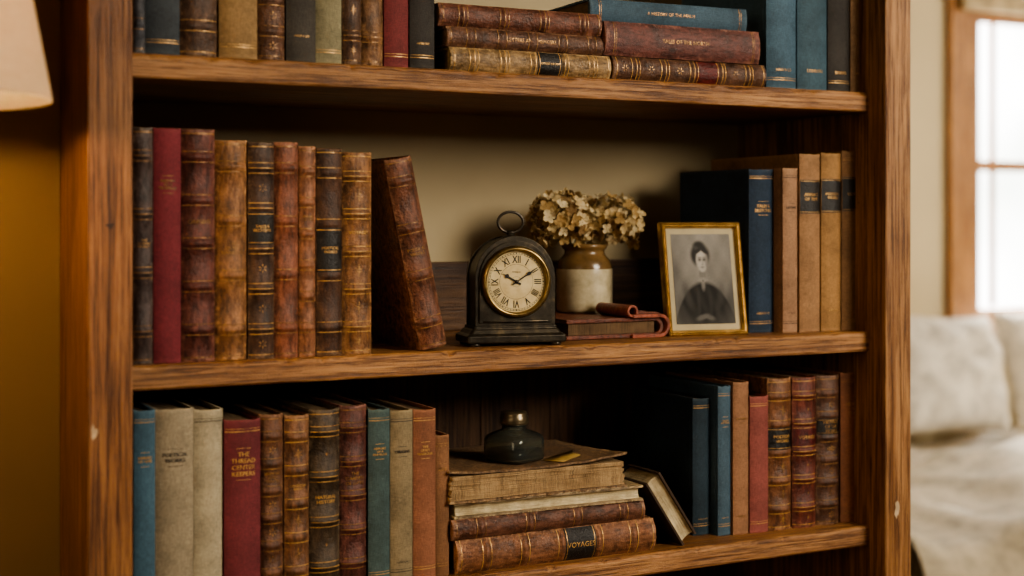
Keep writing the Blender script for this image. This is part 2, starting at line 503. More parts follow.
# lower stack
e=empty('book_stack')
z=ZB
flat_book('book',e,P(458,.008),P(657,.008),0.008,z,0.040,0.17,mk_cover('l','885c40',0.9),label=LBL_BLACK,title='VOYAGES',rot=0,seed=10,orn='none'); z+=0.040
flat_book('book',e,P(452,.010),P(646,.010),0.010,z,0.024,0.165,mk_cover('l','6e4836',0.9),rot=0.6,seed=11,bands=4,orn='none',gold=GOLDDIM); z+=0.024
PG3=pages_mat('page_edges_cream',hexc('d8c8a0'))
flat_book('book',e,P(456,.012),P(643,.012),0.012,z,0.019,0.16,mk_cover('l','a08a68'),style='cloth',rot=-0.8,flip=True,seed=12,pages=PG3); z+=0.019
# old book with ragged pages and a warped, curled upper board
PG2=pages_mat('page_edges_old',hexc('b89a70'))
oldc=leather('worn_calf_cover',hexc('866a4c'),77,0.6,0.95)
bx0,bx1=P(450,.008),P(628,.008); L=bx1-bx0; dp=0.175; th=0.034
m=MB(); rr=random.Random(4)
ng=13
for g in range(ng):
    z0=0.0030+(th-0.0062)*g/ng; z1=0.0030+(th-0.0062)*(g+1)/ng-0.0003
    i0=rr.uniform(0.0005,0.0040); sl=rr.uniform(0.001,0.004); sr=rr.uniform(0.001,0.004)
    nx=26
    poly=[]
    for k in range(nx+1):
        q=k/nx; poly.append((sl+(L-sl-sr)*q, i0+0.0009*math.sin(q*19+g)+rr.uniform(-.0004,.0004)))
    poly+=[(L-sr,dp-0.004),(sl,dp-0.004)]
    m.prism(poly,z0,z1,1)
def board(zb,lift,seedb,mat=0):
    rb=random.Random(seedb); nx,ny=36,20; t=0.0026; top=[];bot=[]
    for j in range(ny+1):
        for i in range(nx+1):
            a=i/nx;b_=j/ny
            jag=0.0016*math.sin(a*31)+0.0011*math.sin(a*73+1)+rb.uniform(-.0003,.0003)
            y=b_*dp + (jag if j==0 else 0); x=a*L+(0.0010*math.sin(b_*27) if i in (0,nx) else 0)
            zz=zb+lift*((a)**4*(1-b_)**2*1.1+ (1-a)**5*(1-b_)**2*0.5)
            top.append((x,y,zz+t)); bot.append((x,y,zz))
    n=(nx+1)*(ny+1); fs=[]
    for j in range(ny):
        for i in range(nx):
            q=(j*(nx+1)+i,j*(nx+1)+i+1,(j+1)*(nx+1)+i+1,(j+1)*(nx+1)+i); fs.append(q); fs.append(tuple(n+k for k in reversed(q)))
    bd=[i for i in range(nx+1)]+[j*(nx+1)+nx for j in range(1,ny+1)]+[ny*(nx+1)+i for i in range(nx-1,-1,-1)]+[j*(nx+1) for j in range(ny-1,0,-1)]
    for k in range(len(bd)): a,b_=bd[k],bd[(k+1)%len(bd)]; fs.append((a,b_,n+b_,n+a))
    m.add(top+bot,fs,mat,False)
board(0.0,0,1); board(th-0.0030,0.008,2)
m.prism([(0,dp-0.004),(L,dp-0.004),(L,dp),(L*.5,dp+0.003),(0,dp)],0.0,th-0.0008,0)
m.build('old_book',[oldc,PG2],e,T(bx0,0.008,z)@R(0.8,'Z')); z+=th
ZTOPSTACK=z
# bookmark strip lying on the top book
mb=MB(); nn=14
vs=[]
for k in range(nn+1):
    q=k/nn; y=0.092*q; zz=0.0020+0.0008*math.sin(q*5)+0.006*max(0,0.12-q)
    vs+=[(0.0,y,zz),(0.026,y,zz)]
mb.add(vs,[(2*k,2*k+1,2*k+3,2*k+2) for k in range(nn)],0,True)
o=mb.build('bookmark',[simple('bookmark_olive',hexc('9a7e44'),0.5)],None,T(P(546,.03),0.036,ZTOPSTACK)@R(-52,'Z'))
s=o.modifiers.new('s','SOLIDIFY'); s.thickness=0.0008
# small leaning book against the stack (fore edge to the room)
wl=0.025
make_book('small_leaning_book',wl,0.098,0.075,mk_cover('c','4a3a2e'),e,
  T(P(681,.02),0.016,ZB+0.0004)@R(-34,'Y')@T(wl/2,0.0375,0)@R(180,'Z')@T(0,-0.0375,0),'cloth',None,None,seed=20,pages=PG3)

# ------------------------------------------------------------------ bookcase
W_X=wood('oak_shelf',hexc('50321a'),hexc('8c6038'),hexc('b08252'),0,0.42,1,24)
W_Z=wood('oak_post',hexc('482c16'),hexc('7c522c'),hexc('9a6c42'),2,0.48,2,20)
W_ZR=wood('oak_post_pale',hexc('52341c'),hexc('8a5f38'),hexc('ac8052'),2,0.48,4,20)
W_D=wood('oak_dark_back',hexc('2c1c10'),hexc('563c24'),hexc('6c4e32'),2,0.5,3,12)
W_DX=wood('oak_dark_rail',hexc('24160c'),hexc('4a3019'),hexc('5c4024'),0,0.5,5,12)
bk=empty('bookcase')
def bx(name,a,b,mat,parent=None,bevel=0.0015,seg=2):
    m=MB(); m.box(a,b); return m.build(name,[mat],parent,None,bevel,seg)
PW=0.045; PF=-0.033
bx('post_left',(XL-PW,PF,0),(XL,D,2.12),W_Z,bk,0.003,3)
bx('post_right',(XR,PF,0),(XR+PW,D,2.12),W_ZR,bk,0.003,3)
def shelf(name,x0,x1,y0,y1,z0,z1,seed):
    rr=random.Random(seed); m=MB(); n=200
    nick=[0.0]*(n+1)
    for _ in range(34):
        c=rr.randrange(n); wd=rr.randint(1,4); dpt=rr.uniform(.0008,.0036)
        for k in range(-wd,wd+1):
            if 0<=c+k<=n: nick[c+k]=max(nick[c+k],dpt*(1-abs(k)/(wd+1)))
    vs=[]
    for i in range(n+1):
        x=x0+(x1-x0)*i/n; q=nick[i]; w=0.0004*math.sin(i*.31+seed)+0.0003*math.sin(i*.83)
        prof=[(y0+0.0032+q*.5,z0),(y0+0.0010,z0+0.0012),(y0+w*.5,z0+0.0035),(y0+w*.5,z1-0.0045-q),(y0+0.0010+q*.6,z1-0.0017-q*.6),(y0+0.0040+q,z1),(y1,z1),(y1,z0)]
        vs+=[(x,a,b) for a,b in prof]
    fs=[(i*8+k,i*8+(k+1)%8,(i+1)*8+(k+1)%8,(i+1)*8+k) for i in range(n) for k in range(8)]
    fs+=[tuple(range(8)),tuple(range(n*8,n*8+8))]
    m.add(vs,fs,0,False)
    return m.build(name,[W_X],bk)
for i,zt in enumerate((2.12,1.83,ZT,ZM,ZB,0.63,0.34,0.10)):
    shelf('shelf_%d'%i,XL,XR,0 if i else PF+.002,D-0.012,zt-TS,zt,i+3)
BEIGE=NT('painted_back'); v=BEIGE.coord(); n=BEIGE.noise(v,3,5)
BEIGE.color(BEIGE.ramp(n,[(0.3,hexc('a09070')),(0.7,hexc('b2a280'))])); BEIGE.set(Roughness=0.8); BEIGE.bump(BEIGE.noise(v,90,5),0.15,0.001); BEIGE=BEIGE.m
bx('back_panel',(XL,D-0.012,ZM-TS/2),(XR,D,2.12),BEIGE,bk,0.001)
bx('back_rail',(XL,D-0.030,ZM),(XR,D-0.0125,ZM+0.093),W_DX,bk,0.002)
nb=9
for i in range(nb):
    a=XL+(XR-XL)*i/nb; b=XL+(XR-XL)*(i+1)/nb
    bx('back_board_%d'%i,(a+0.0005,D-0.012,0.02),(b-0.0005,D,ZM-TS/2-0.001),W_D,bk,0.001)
CHIP=simple('wood_chip_pale',hexc('b09a7c'),0.8)
KNOT=simple('wood_knot',hexc('2a170c'),0.6)
def blob(name,x,z,rx,rz,mat,seed):
    rr=random.Random(seed); m=MB()
    pts=[]
    for k in range(14):
        a=2*math.pi*k/14; q=rr.uniform(0.45,1.1); pts.append((math.cos(a)*rx*q,math.sin(a)*rz*q))
    m.prism(pts,0,0.0006,0)
    m.build(name,[mat],bk,T(x,PF+0.0003,z)@R(90,'X'))
blob('knot',P(110,PF),H(226,110,PF),0.005,0.0035,KNOT,1)
blob('chip_1',P(92,PF)+.002,H(433,92,PF),0.0035,0.009,CHIP,2)
blob('chip_2',P(897,PF),H(510,897,PF),0.005,0.012,CHIP,5)

# ------------------------------------------------------------------ mantel clock
ck=empty('mantel_clock')
CM=T(P(512,0.052)-0.002,0.052,ZM)@R(-11,'Z')
BR=NT('clock_dark_bronze'); v=BR.coord(); n=BR.noise(v,70,7,0.65)
BR.color(BR.ramp(n,[(0.3,hexc('242019')),(0.55,hexc('423c32')),(0.8,hexc('76664c'))])); BR.set(Metallic=0.6,Roughness=0.36); BR.bump(n,0.35,0.001); BR=BR.m
BRB=simple('clock_bezel_brass',hexc('8e7a50'),0.28,0.9,120,0.45,0.1)
DIAL=NT('clock_dial'); v=DIAL.coord(); n=DIAL.noise(v,45,7,0.6)
DIAL.color(DIAL.ramp(n,[(0.3,hexc('b09a68')),(0.65,hexc('d2c090'))])); DIAL.set(Roughness=0.55); DIAL=DIAL.m
BLK=simple('clock_black',hexc('14110d'),0.4,0,50,0.1,0)
m=MB()
def rrect(w,dp,r,n=6):
    pts=[]
    for cx,cy,a0 in ((w/2-r,dp/2-r,0),(-w/2+r,dp/2-r,90),(-w/2+r,-dp/2+r,180),(w/2-r,-dp/2+r,270)):
        for k in range(n+1):
            a=math.radians(a0+90*k/n); pts.append((cx+r*math.cos(a),cy+r*math.sin(a)))
    return pts
def loft(mb,secs,mat=0,smooth=False,caps=True):
    vs=[];n=None
    for w,dp,r,z in secs:
        p=rrect(w,dp,r); n=len(p); vs+=[(x,y,z) for x,y in p]
    fs=[(i*n+k,i*n+(k+1)%n,(i+1)*n+(k+1)%n,(i+1)*n+k) for i in range(len(secs)-1) for k in range(n)]
    if caps: fs+=[tuple(range(n-1,-1,-1)),tuple(range((len(secs)-1)*n,len(secs)*n))]
    mb.add(vs,fs,mat,smooth)
for sx in (-1,1):
    for sy in (-1,1):
        m.lathe([(0,0),(0.007,0),(0.008,0.002),(0.007,0.0045),(0,0.0045)],16,0,T(sx*0.050,sy*0.019,0))
loft(m,[(0.122,0.058,0.004,0.004),(0.123,0.059,0.004,0.006),(0.123,0.059,0.004,0.012),(0.119,0.055,0.004,0.0135),(0.114,0.051,0.004,0.015),(0.108,0.047,0.004,0.019),(0.104,0.044,0.004,0.0205),(0.104,0.044,0.004,0.0235)],0)
def arch(w,z0,zc,n=36):
    r=w/2; pts=[(-r,z0)]+[(-r*math.cos(math.pi*k/n),zc+r*math.sin(math.pi*k/n)) for k in range(n+1)]+[(r,z0)]
    return pts
def archp(w,z0,zc,y0,y1,mat=0):
    p=arch(w,z0,zc); n=len(p)
    vs=[(x,y0,z) for x,z in p]+[(x,y1,z) for x,z in p]
    m.add(vs,[tuple(range(n)),tuple(range(2*n-1,n-1,-1))]+[(i,i+1,n+i+1,n+i) for i in range(n-1)]+[(n-1,0,n,2*n-1)],mat)
archp(0.0960,0.0235,0.0805,-0.0185,0.0185)
archp(0.0990,0.0235,0.0805,-0.0215,-0.0165)
archp(0.0990,0.0235,0.0805,0.0165,0.0205)
archp(0.0900,0.0275,0.0795,-0.0235,-0.0200)
m.tube([(-0.040,-0.0238,0.0290),(0.040,-0.0238,0.0290)],0.0012,6,0)
m.lathe([(0.0,0.1270),(0.010,0.1270),(0.0105,0.1290),(0.006,0.1305),(0.0042,0.132),(0.0058,0.134),(0.0045,0.1365),(0.0,0.137)],24,0)
m.tube([(0.0158*math.cos(a*math.pi/18),0,0.1465+0.0125*math.sin(a*math.pi/18)) for a in range(36)],0.0018,10,0,True)
m.build('case',[BR],ck,CM,0.0008,2)
DZ=0.0760; FY=-0.0235
m=MB()
FM=T(0,FY,DZ)@R(90,'X')     # local z -> -y
m.lathe([(0.0385,-0.002),(0.0425,-0.002),(0.0430,0.001),(0.0420,0.004),(0.0400,0.0062),(0.0385,0.0066),(0.0372,0.0052),(0.0362,0.002),(0.0360,0.0005)],72,0,FM)
m.build('bezel',[BRB],ck,CM)
m=MB()
m.lathe([(0.0,0.0006),(0.037,0.0006)],72,0,FM,False)
m.build('dial',[DIAL],ck,CM)
m=MB()
def ring(r0,r1,z,mat=0,seg=72): m.lathe([(r0,z),(r1,z)],seg,mat,FM,False)
ring(0.0345,0.0349,0.0008); ring(0.0325,0.0328,0.0008); ring(0.0205,0.0208,0.0008); ring(0.0060,0.0062,0.0008)
for k in range(60):
    a=math.radians(k*6); w=0.00045 if k%5 else 0.0009
    m.box((-w/2*1.2,0.0327,0.0008),(w/2*1.2,0.0346,0.0009),0,FM@Matrix.Rotation(-a,4,'Z'))
NUM=['XII','I','II','III','IIII','V','VI','VII','VIII','IX','X','XI']
for k,s in enumerate(NUM):
    tv,tf,tw,th_=text_geo(s)
    kk=0.0092/0.72; kx=kk*(0.70 if len(s)<4 else 0.56)
    a=math.radians(-30*k)
    for off in (-0.00018,0.00018):
        m.add([(x*kx+off,y*kk+0.0266,0.0009+off*.1) for x,y in tv],tf,0,False,FM@Matrix.Rotation(a,4,'Z'))
tv,tf,tw,th_=text_geo('Antique')
m.add([(x*0.0105/tw,y*0.0105/tw+0.0115,0.0009) for x,y in tv],tf,0,False,FM)
def hand(ang,L,w,z,tail=0.006):
    p=[(-w*0.5,-tail),(w*0.5,-tail),(w*0.45,L*0.55),(w*1.5,L*0.68),(w*0.3,L*0.82),(0,L),(-w*0.3,L*0.82),(-w*1.5,L*0.68),(-w*0.45,L*0.55)]
    m.prism(p,z,z+0.0005,0,FM@Matrix.Rotation(math.radians(-ang),4,'Z'))
hand(300,0.0200,0.0021,0.0016); hand(58,0.0270,0.0016,0.0024)
m.lathe([(0.0022,0.001),(0.0024,0.003),(0.0015,0.0038),(0,0.004)],16,0,FM)
m.build('numerals_and_hands',[BLK],ck,CM)

# ------------------------------------------------------------------ leather journal
jr=empty('leather_journal')
JX0,JX1=0.541,0.690; JY0,JY1=0.058,0.235
JL=leather('journal_leather',hexc('703c2a'),31,0.4,0.3)
JL2=leather('journal_flap_leather',hexc('96503a'),33,0.34,0.3)
JPG=pages_mat('journal_pages',hexc('6e563c'))
m=MB()
def coverprof(x0,x1,z0,z1,t):
    r=(z1-z0)/2
    out=[(x0,z0)]+[(x1-r+r*math.sin(math.pi*k/16)*1.0,(z0+z1)/2-r*math.cos(math.pi*k/16)) for k in range(17)]+[(x0,z1)]
    inn=[(x0,z1-t)]+[(x1-r+(r-t)*math.sin(math.pi*k/16),(z0+z1)/2+(r-t)*math.cos(math.pi*k/16)) for k in range(17)]+[(x0,z0+t)]
    return out+inn
def extr_y(p,y0,y1,mat,smooth=False):
    n=len(p); vs=[(x,y0,z) for x,z in p]+[(x,y1,z) for x,z in p]
    m.add(vs,[tuple(range(n)),tuple(range(2*n-1,n-1,-1))]+[(i,(i+1)%n,n+(i+1)%n,n+i) for i in range(n)],mat,smooth)
extr_y(coverprof(JX0,JX1-0.006,ZM+0.0006,ZM+0.026,0.0052),JY0,JY1,0)
m.box((JX0+0.004,JY0+0.003,ZM+0.0057),(JX1-0.018,JY1-0.004,ZM+0.0210),1)
m.build('journal_cover',[JL,JPG],jr,None,0.0010)
m=MB()
# thick flap wrapped round the right-hand side, its end curled over on top
extr_y(coverprof(JX1-0.056,JX1+0.0005,ZM+0.0002,ZM+0.0300,0.0045),JY0-0.006,JY0+0.072,0)
a0=[math.pi*1.5-k*math.pi*1.75/16 for k in range(17)]
cc=[(JX1-0.056+0.0084*math.cos(a),ZM+0.0344+0.0078*math.sin(a)) for a in a0]
ci=[(JX1-0.056+0.0050*math.cos(a),ZM+0.0344+0.0044*math.sin(a)) for a in a0]
extr_y(cc+ci[::-1],JY0-0.006,JY0+0.072,0)
m.build('wrap_flap',[JL2],jr,None,0.0009)
m=MB()
for yy in (JY0+0.008,JY0+0.036):
    pr=coverprof(JX1-0.044,JX1+0.0020,ZM+0.0001,ZM+0.0318,0.0018)
    extr_y(pr,yy,yy+0.007,0)
m.build('wrap_straps',[JL],jr,None,0.0004)

# ------------------------------------------------------------------ stoneware jar with dried hydrangea
VX,VY=P(585,0.180)-0.001,0.180
VZ=ZM+0.0264
va=empty('stoneware_vase')
CRM=NT('stoneware_cream'); v=CRM.coord(); n=CRM.noise(v,50,6,0.7)
CRM.color(CRM.ramp(n,[(0.3,hexc('a29474')),(0.6,hexc('c6b998')),(0.8,hexc('d2c8ab'))])); CRM.set(Roughness=0.3,Specular_IOR_Level=0.6); CRM.bump(n,0.1,0.001); CRM=CRM.m
BRG=simple('stoneware_brown_glaze',hexc('6c5434'),0.22,0,40,0.4,0.1)
m=MB()
prof=[(0.0,0.0),(0.034,0.0),(0.0365,0.002),(0.0375,0.006),(0.0378,0.030),(0.0378,0.050),(0.0376,0.058),(0.0366,0.064),(0.0340,0.070),(0.0300,0.0745),(0.0275,0.0775),(0.0268,0.081),(0.0275,0.0835),(0.0300,0.0855),(0.0310,0.0880),(0.0305,0.0905),(0.0285,0.0915),(0.0260,0.0900),(0.0245,0.080),(0.0245,0.060)]
m.lathe(prof,56,0,None,True,lambda i:0 if i<6 else 1)
m.build('jar',[CRM,BRG],va,T(VX,VY,VZ))
def pm(name,c):
    q=NT(name); n=q.noise(q.coord(),160,4)
    q.color(q.ramp(n,[(0.3,mul(hexc(c),0.75)),(0.7,hexc(c))])); q.set(Roughness=0.8)
    tr=q.node('ShaderNodeBsdfTranslucent'); tr.inputs[0].default_value=hexc(c); mx=q.node('ShaderNodeMixShader'); mx.inputs[0].default_value=0.3
    q.link(q.b.outputs[0],mx.inputs[1]); q.link(tr.outputs[0],mx.inputs[2]); q.link(mx.outputs[0],q.out.inputs[0])
    return q.m
PET=[pm('dried_petal_cream','d2ba88'),pm('dried_petal_tan','b4945e'),pm('dried_petal_pale','dfcca0'),pm('dried_petal_brown','8e7046')]
STEM=simple('dried_stem',hexc('5a4628'),0.8)
m=MB(); rr=random.Random(11)
def floret(c,nrm,size):
    nrm=nrm.normalized()
    up=Vector((0,0,1)) if abs(nrm.z)<0.9 else Vector((1,0,0))
    a=nrm.cross(up).normalized(); b=nrm.cross(a)
    rot=rr.uniform(0,1.57); mi=rr.choice([0,0,0,1,1,2,2,3])
    for k in range(4):
        an=rot+k*math.pi/2+rr.uniform(-.15,.15)
        dr=a*math.cos(an)+b*math.sin(an); sd=nrm.cross(dr)
        L=size*rr.uniform(0.85,1.15); w=L*0.52; cup=rr.uniform(0.05,0.7)*L; tw=rr.uniform(-.25,.25)*L
        vs=[c, c+dr*L*.35+sd*w*.75+nrm*cup*.25, c+dr*L*.35-sd*w*.75+nrm*(cup*.25+tw*.3), c+dr*L*.45+nrm*cup*.08,
            c+dr*L*.78+sd*w*.85+nrm*(cup*.8+tw), c+dr*L*.78-sd*w*.85+nrm*(cup*.8-tw), c+dr*L*.85+nrm*cup*.5, c+dr*L*1.05+nrm*cup]
        m.add(vs,[(0,1,3),(0,3,2),(1,4,6,3),(3,6,5,2),(4,7,6),(6,7,5)],mi,False)
    m.add([c+nrm*.0012+a*.0009,c+nrm*.0012-a*.0009,c+nrm*.0022+b*.0009,c+nrm*.0012-b*.0009],[(0,1,2),(0,1,3)],3)
heads=[(Vector((-0.043,-0.004,0.121)),0.041,0.038),(Vector((0.036,-0.006,0.118)),0.043,0.037),(Vector((0.0,0.024,0.122)),0.032,0.030)]
for hc,rx,rz in heads:
    for k in range(125):
        zf=1-2*(k+.5)/125; ph=k*2.39996
        if zf<-0.75: continue
        r=math.sqrt(1-zf*zf)
        nv=Vector((r*math.cos(ph),r*math.sin(ph),zf))
        s=rr.uniform(0.74,1.12)
        c=hc+Vector((nv.x*rx*s,nv.y*rx*s,nv.z*rz*s))
        floret(c,nv+Vector((rr.uniform(-.5,.5),rr.uniform(-.5,.5),rr.uniform(-.4,.4))),rr.uniform(0.0068,0.0100))
        m.tube([hc*0.6+Vector((0,0,0.04)),hc+Vector((nv.x*rx*.5,nv.y*rx*.5,nv.z*rz*.4)),c],0.0005,3,4)
    m.tube([Vector((hc.x*0.2,hc.y*0.2,0.062)),Vector((hc.x*0.5,hc.y*0.5,0.09)),hc],0.0016,6,4)
m.build('dried_hydrangea',PET+[STEM],va,T(VX,VY,VZ))

# ------------------------------------------------------------------ photo frame
pf=empty('picture_frame')
FW,FH=0.114,0.149
FMx=T(P(668,0.058)+0.0,0.058,ZM)@R(-10,'Z')@R(-10,'X')@T(FW/2,0,0)
GF=NT('frame_gilt'); v=GF.coord(); n=GF.noise(v,60,7,0.7)
GF.color(GF.ramp(n,[(0.3,hexc('806436')),(0.6,hexc('bc985a')),(0.8,hexc('d8bc80'))])); GF.set(Metallic=0.8,Roughness=0.27); GF.bump(n,0.15,0.0006); GF=GF.m
m=MB()
prof=[(0,0.010),(0,0.0),(0.0012,-0.0022),(0.0030,-0.0030),(0.0044,-0.0018),(0.0052,-0.0020),(0.0066,-0.0014),(0.0076,0.0012),(0.0080,0.004)]
vs=[]
for o,y in prof:
    vs+=[(-FW/2+o,y,o),(FW/2-o,y,o),(FW/2-o,y,FH-o),(-FW/2+o,y,FH-o)]
fs=[(i*4+k,i*4+(k+1)%4,(i+1)*4+(k+1)%4,(i+1)*4+k) for i in range(len(prof)-1) for k in range(4)]
m.add(vs,fs,0)
m.build('frame_moulding',[GF],pf,FMx)
m=MB(); m.box((-FW/2+0.001,0.006,0.001),(FW/2-0.001,0.010,FH-0.001))
m.build('frame_back',[simple('frame_backing',hexc('2a211a'),0.8)],pf,FMx)
m=MB(); m.box((-FW/2+0.006,0.0038,0.006),(FW/2-0.006,0.0058,FH-0.006))
m.build('mat_board',[simple('mat_board_cream',hexc('aea284'),0.9,0,40,0.08,0.05,spec=0.1)],pf,FMx)
m=MB()
m.prism([(-0.014,0),(0.014,0),(0.009,0.112),(-0.009,0.112)],0,0.002,0,T(0,0.0122,0.115)@R(-66,'X'))
m.build('easel_leg',[simple('easel_leg_board',hexc('2a211a'),0.8)],pf,FMx)
def ell(u,v,cx,cy,rx,ry,soft=0.25,rot=0.0):
    c_,s_=math.cos(rot),math.sin(rot); du,dv=u-cx,v-cy; du,dv=du*c_+dv*s_,-du*s_+dv*c_
    d=math.sqrt((du/rx)**2+(dv/ry)**2)
    t=max(0,min(1,(1+soft-d)/(2*soft))); return t*t*(3-2*t)
def tone(u,v):
    g=0.115+0.11*v-0.10*abs(u-.45)+0.03*math.sin(u*9+2)*math.sin(v*7)+0.02*math.sin(u*23)*math.sin(v*17+1)
    g+=0.05*ell(u,v,.62,.70,.40,.34,.8)
    def over(g,val,a): return g*(1-a)+val*a
    g=over(g,0.026,ell(u,v,.475,.765,.160,.130,.25)); g=over(g,0.030,ell(u,v,.46,.872,.090,.05,.5))
    g=over(g,0.085,0.6*ell(u,v,.43,.83,.07,.025,.8,-.5))
    sh=0.485-0.90*(u-.5)**2-1.4*abs(u-.5)**3
    a=max(0,min(1,(sh-v)/0.05)); g=over(g,0.020+0.005*math.sin(u*34+v*20),a*ell(u,v,.5,.02,.62,.62,.15))
    g=over(g,0.055,0.55*ell(u,v,.22,.30,.05,.13,.8,.35)); g=over(g,0.050,0.5*ell(u,v,.76,.27,.05,.15,.8,-.35))
    g=over(g,0.045,0.5*ell(u,v,.40,.22,.03,.15,.8)); g=over(g,0.040,0.5*ell(u,v,.60,.20,.03,.14,.8))
    g=over(g,0.17,ell(u,v,.492,.555,.055,.075,.35)); 
    g=over(g,0.36,ell(u,v,.497,.705,.096,.118,.22))
    g=over(g,0.36,ell(u,v,.505,.648,.068,.070,.3))
    g=over(g,0.45,0.7*ell(u,v,.480,.770,.050,.030,.8))
    g=over(g,0.42,0.5*ell(u,v,.466,.670,.026,.026,.8))
    g=over(g,0.17,0.75*ell(u,v,.580,.690,.026,.100,.9))
    for ex in (.464,.540):
        g=over(g,0.10,0.8*ell(u,v,ex,.716,.028,.019,.9)); g=over(g,0.04,0.8*ell(u,v,ex,.711,.013,.008,.8))
        g=over(g,0.13,0.6*ell(u,v,ex,.740,.028,.006,.9))
    g=over(g,0.20,0.55*ell(u,v,.516,.684,.009,.030,.9)); g=over(g,0.16,0.5*ell(u,v,.505,.662,.017,.006,.9))
    g=over(g,0.12,0.75*ell(u,v,.504,.630,.028,.008,.9)); g=over(g,0.22,0.4*ell(u,v,.504,.612,.020,.006,.9))
    g=over(g,0.030,ell(u,v,.435,.812,.076,.024,.5,.35)); g=over(g,0.030,ell(u,v,.55,.812,.068,.024,.5,-.4))
    g=over(g,0.25,0.8*ell(u,v,.495,.490,.080,.024,.5)); g=over(g,0.26,0.6*ell(u,v,.495,.430,.030,.055,.7))
    g=over(g,0.06,0.8*ell(u,v,.495,.478,.012,.010,.6))
    g=over(g,0.15,0.7*ell(u,v,.45,.075,.10,.028,.6,.2)); g=over(g,0.13,0.7*ell(u,v,.57,.07,.08,.026,.6,-.2))
    g=over(g,0.22,0.25*max(0,min(1,(math.hypot(u-.5,(v-.5)*1.1)-.46)*4)))
    return max(0.012,min(0.8,g))
PWd,PHd=0.084,0.118
nu,nv_=120,168
me=bpy.data.meshes.new('portrait_print')
vs=[];cs=[]; rp_=random.Random(2)
for j in range(nv_+1):
    for i in range(nu+1):
        u=i/nu;v_=j/nv_; vs.append((-PWd/2+PWd*u,0.0034,(FH-PHd)/2+PHd*v_))
        g=tone(u,v_)*rp_.uniform(.92,1.08)+.004; cs+= [g*1.03,g*0.97,g*0.86,1.0]
fs=[(j*(nu+1)+i,j*(nu+1)+i+1,(j+1)*(nu+1)+i+1,(j+1)*(nu+1)+i) for j in range(nv_) for i in range(nu)]
me.from_pydata(vs,[],fs); ca=me.color_attributes.new('tone','FLOAT_COLOR','POINT'); ca.data.foreach_set('color',cs)
pmn=NT('portrait_print'); at=pmn.node('ShaderNodeVertexColor',layer_name='tone'); 
n=pmn.noise(pmn.coord(),900,3)
pmn.color(pmn.mix(1.0,at.outputs[0],pmn.ramp(n,[(0.3,(.8,.8,.8,1)),(0.7,W1)]),'MULTIPLY')); pmn.set(Roughness=0.6,Specular_IOR_Level=0.10)
me.materials.append(pmn.m)
ob=bpy.data.objects.new('portrait_print',me); COL.objects.link(ob); ob.matrix_world=FMx; ob.parent=pf

# ------------------------------------------------------------------ ink bottle
ib=empty('ink_bottle')
IM=T(P(514,0.062),0.062,ZTOPSTACK+0.0004)
GL=NT('ink_glass'); GL.color(hexc('c8d2ca')); GL.set(Roughness=0.03,IOR=1.45); GL.b.inputs['Transmission Weight'].default_value=0.975; GL=GL.m
INK=simple('dried_ink',hexc('101a24'),0.12,0,30,0.1,0)
CAPM=simple('ink_cap_metal',hexc('6c604a'),0.32,0.75,90,0.4,0.15)
m=MB()
loft(m,[(0.050,0.050,0.010,0.0),(0.058,0.058,0.013,0.002),(0.060,0.060,0.014,0.006),(0.060,0.060,0.014,0.026),(0.058,0.058,0.016,0.0305),(0.050,0.050,0.020,0.034),(0.036,0.036,0.0178,0.0370),(0.029,0.029,0.0143,0.0385),(0.028,0.028,0.0138,0.0435),
 (0.024,0.024,0.0118,0.0435),(0.024,0.024,0.0118,0.0385),(0.031,0.031,0.0153,0.0355),(0.046,0.046,0.018,0.0325),(0.054,0.054,0.014,0.029),(0.0560,0.0560,0.012,0.025),(0.0560,0.0560,0.012,0.006),(0.052,0.052,0.010,0.0035)],0,True)
m.build('glass_body',[GL],ib,IM@R(22,'Z'))
m=MB()
loft(m,[(0.051,0.051,0.009,0.0039),(0.0550,0.0550,0.0115,0.0065),(0.0550,0.0550,0.0115,0.0128),(0.0545,0.0545,0.0115,0.0130)],0,True)
m.build('ink',[INK],ib,IM@R(22,'Z'))
m=MB()
m.lathe([(0,0.0440),(0.0165,0.0440),(0.0172,0.0455),(0.0172,0.0535),(0.0160,0.055),(0.0160,0.0565),(0.0150,0.059),(0.010,0.060),(0,0.0603)],40,0)
m.tube([(0.0172*math.cos(a*math.pi/20),0.0172*math.sin(a*math.pi/20),0.047) for a in range(40)],0.0007,6,0,True)
m.build('cap',[CAPM],ib,IM)

# ------------------------------------------------------------------ floor lamp at the left
lp=empty('floor_lamp')
u=(-150-512)/FPX; tz=1.20
LX=CX+tz*(SN+CS*u); LY=CY+tz*(CS-SN*u)
rimz=CZ+(222-97)*1.2/FPX
SH=NT('linen_lampshade')
wv=SH.noise(SH.coord(scale=(1,1,0.1)),500,2); wh=SH.noise(SH.coord(scale=(.1,.1,1)),500,2)
SH.color(SH.ramp(SH.math('MULTIPLY',SH.math('ADD',wv,wh),.5),[(0.35,hexc('d0be98')),(0.65,hexc('e4d6b6'))]))
SH.set(Roughness=0.9)
tr=SH.node('ShaderNodeBsdfTranslucent'); tr.inputs[0].default_value=hexc('f0d0a0')
mx=SH.node('ShaderNodeMixShader'); mx.inputs[0].default_value=0.45
SH.link(SH.b.outputs[0],mx.inputs[1]); SH.link(tr.outputs[0],mx.inputs[2]); SH.link(mx.outputs[0],SH.out.inputs[0]); SH=SH.m
m=MB()
m.lathe([(0.163,0),(0.115,0.26),(0.1135,0.26),(0.1615,0.0),(0.163,0)],72,0)
m.build('lampshade',[SH],lp,T(LX,LY,rimz))
LM=simple('lamp_brass',hexc('6a5230'),0.35,0.9,60,0.3,0.05)
m=MB()
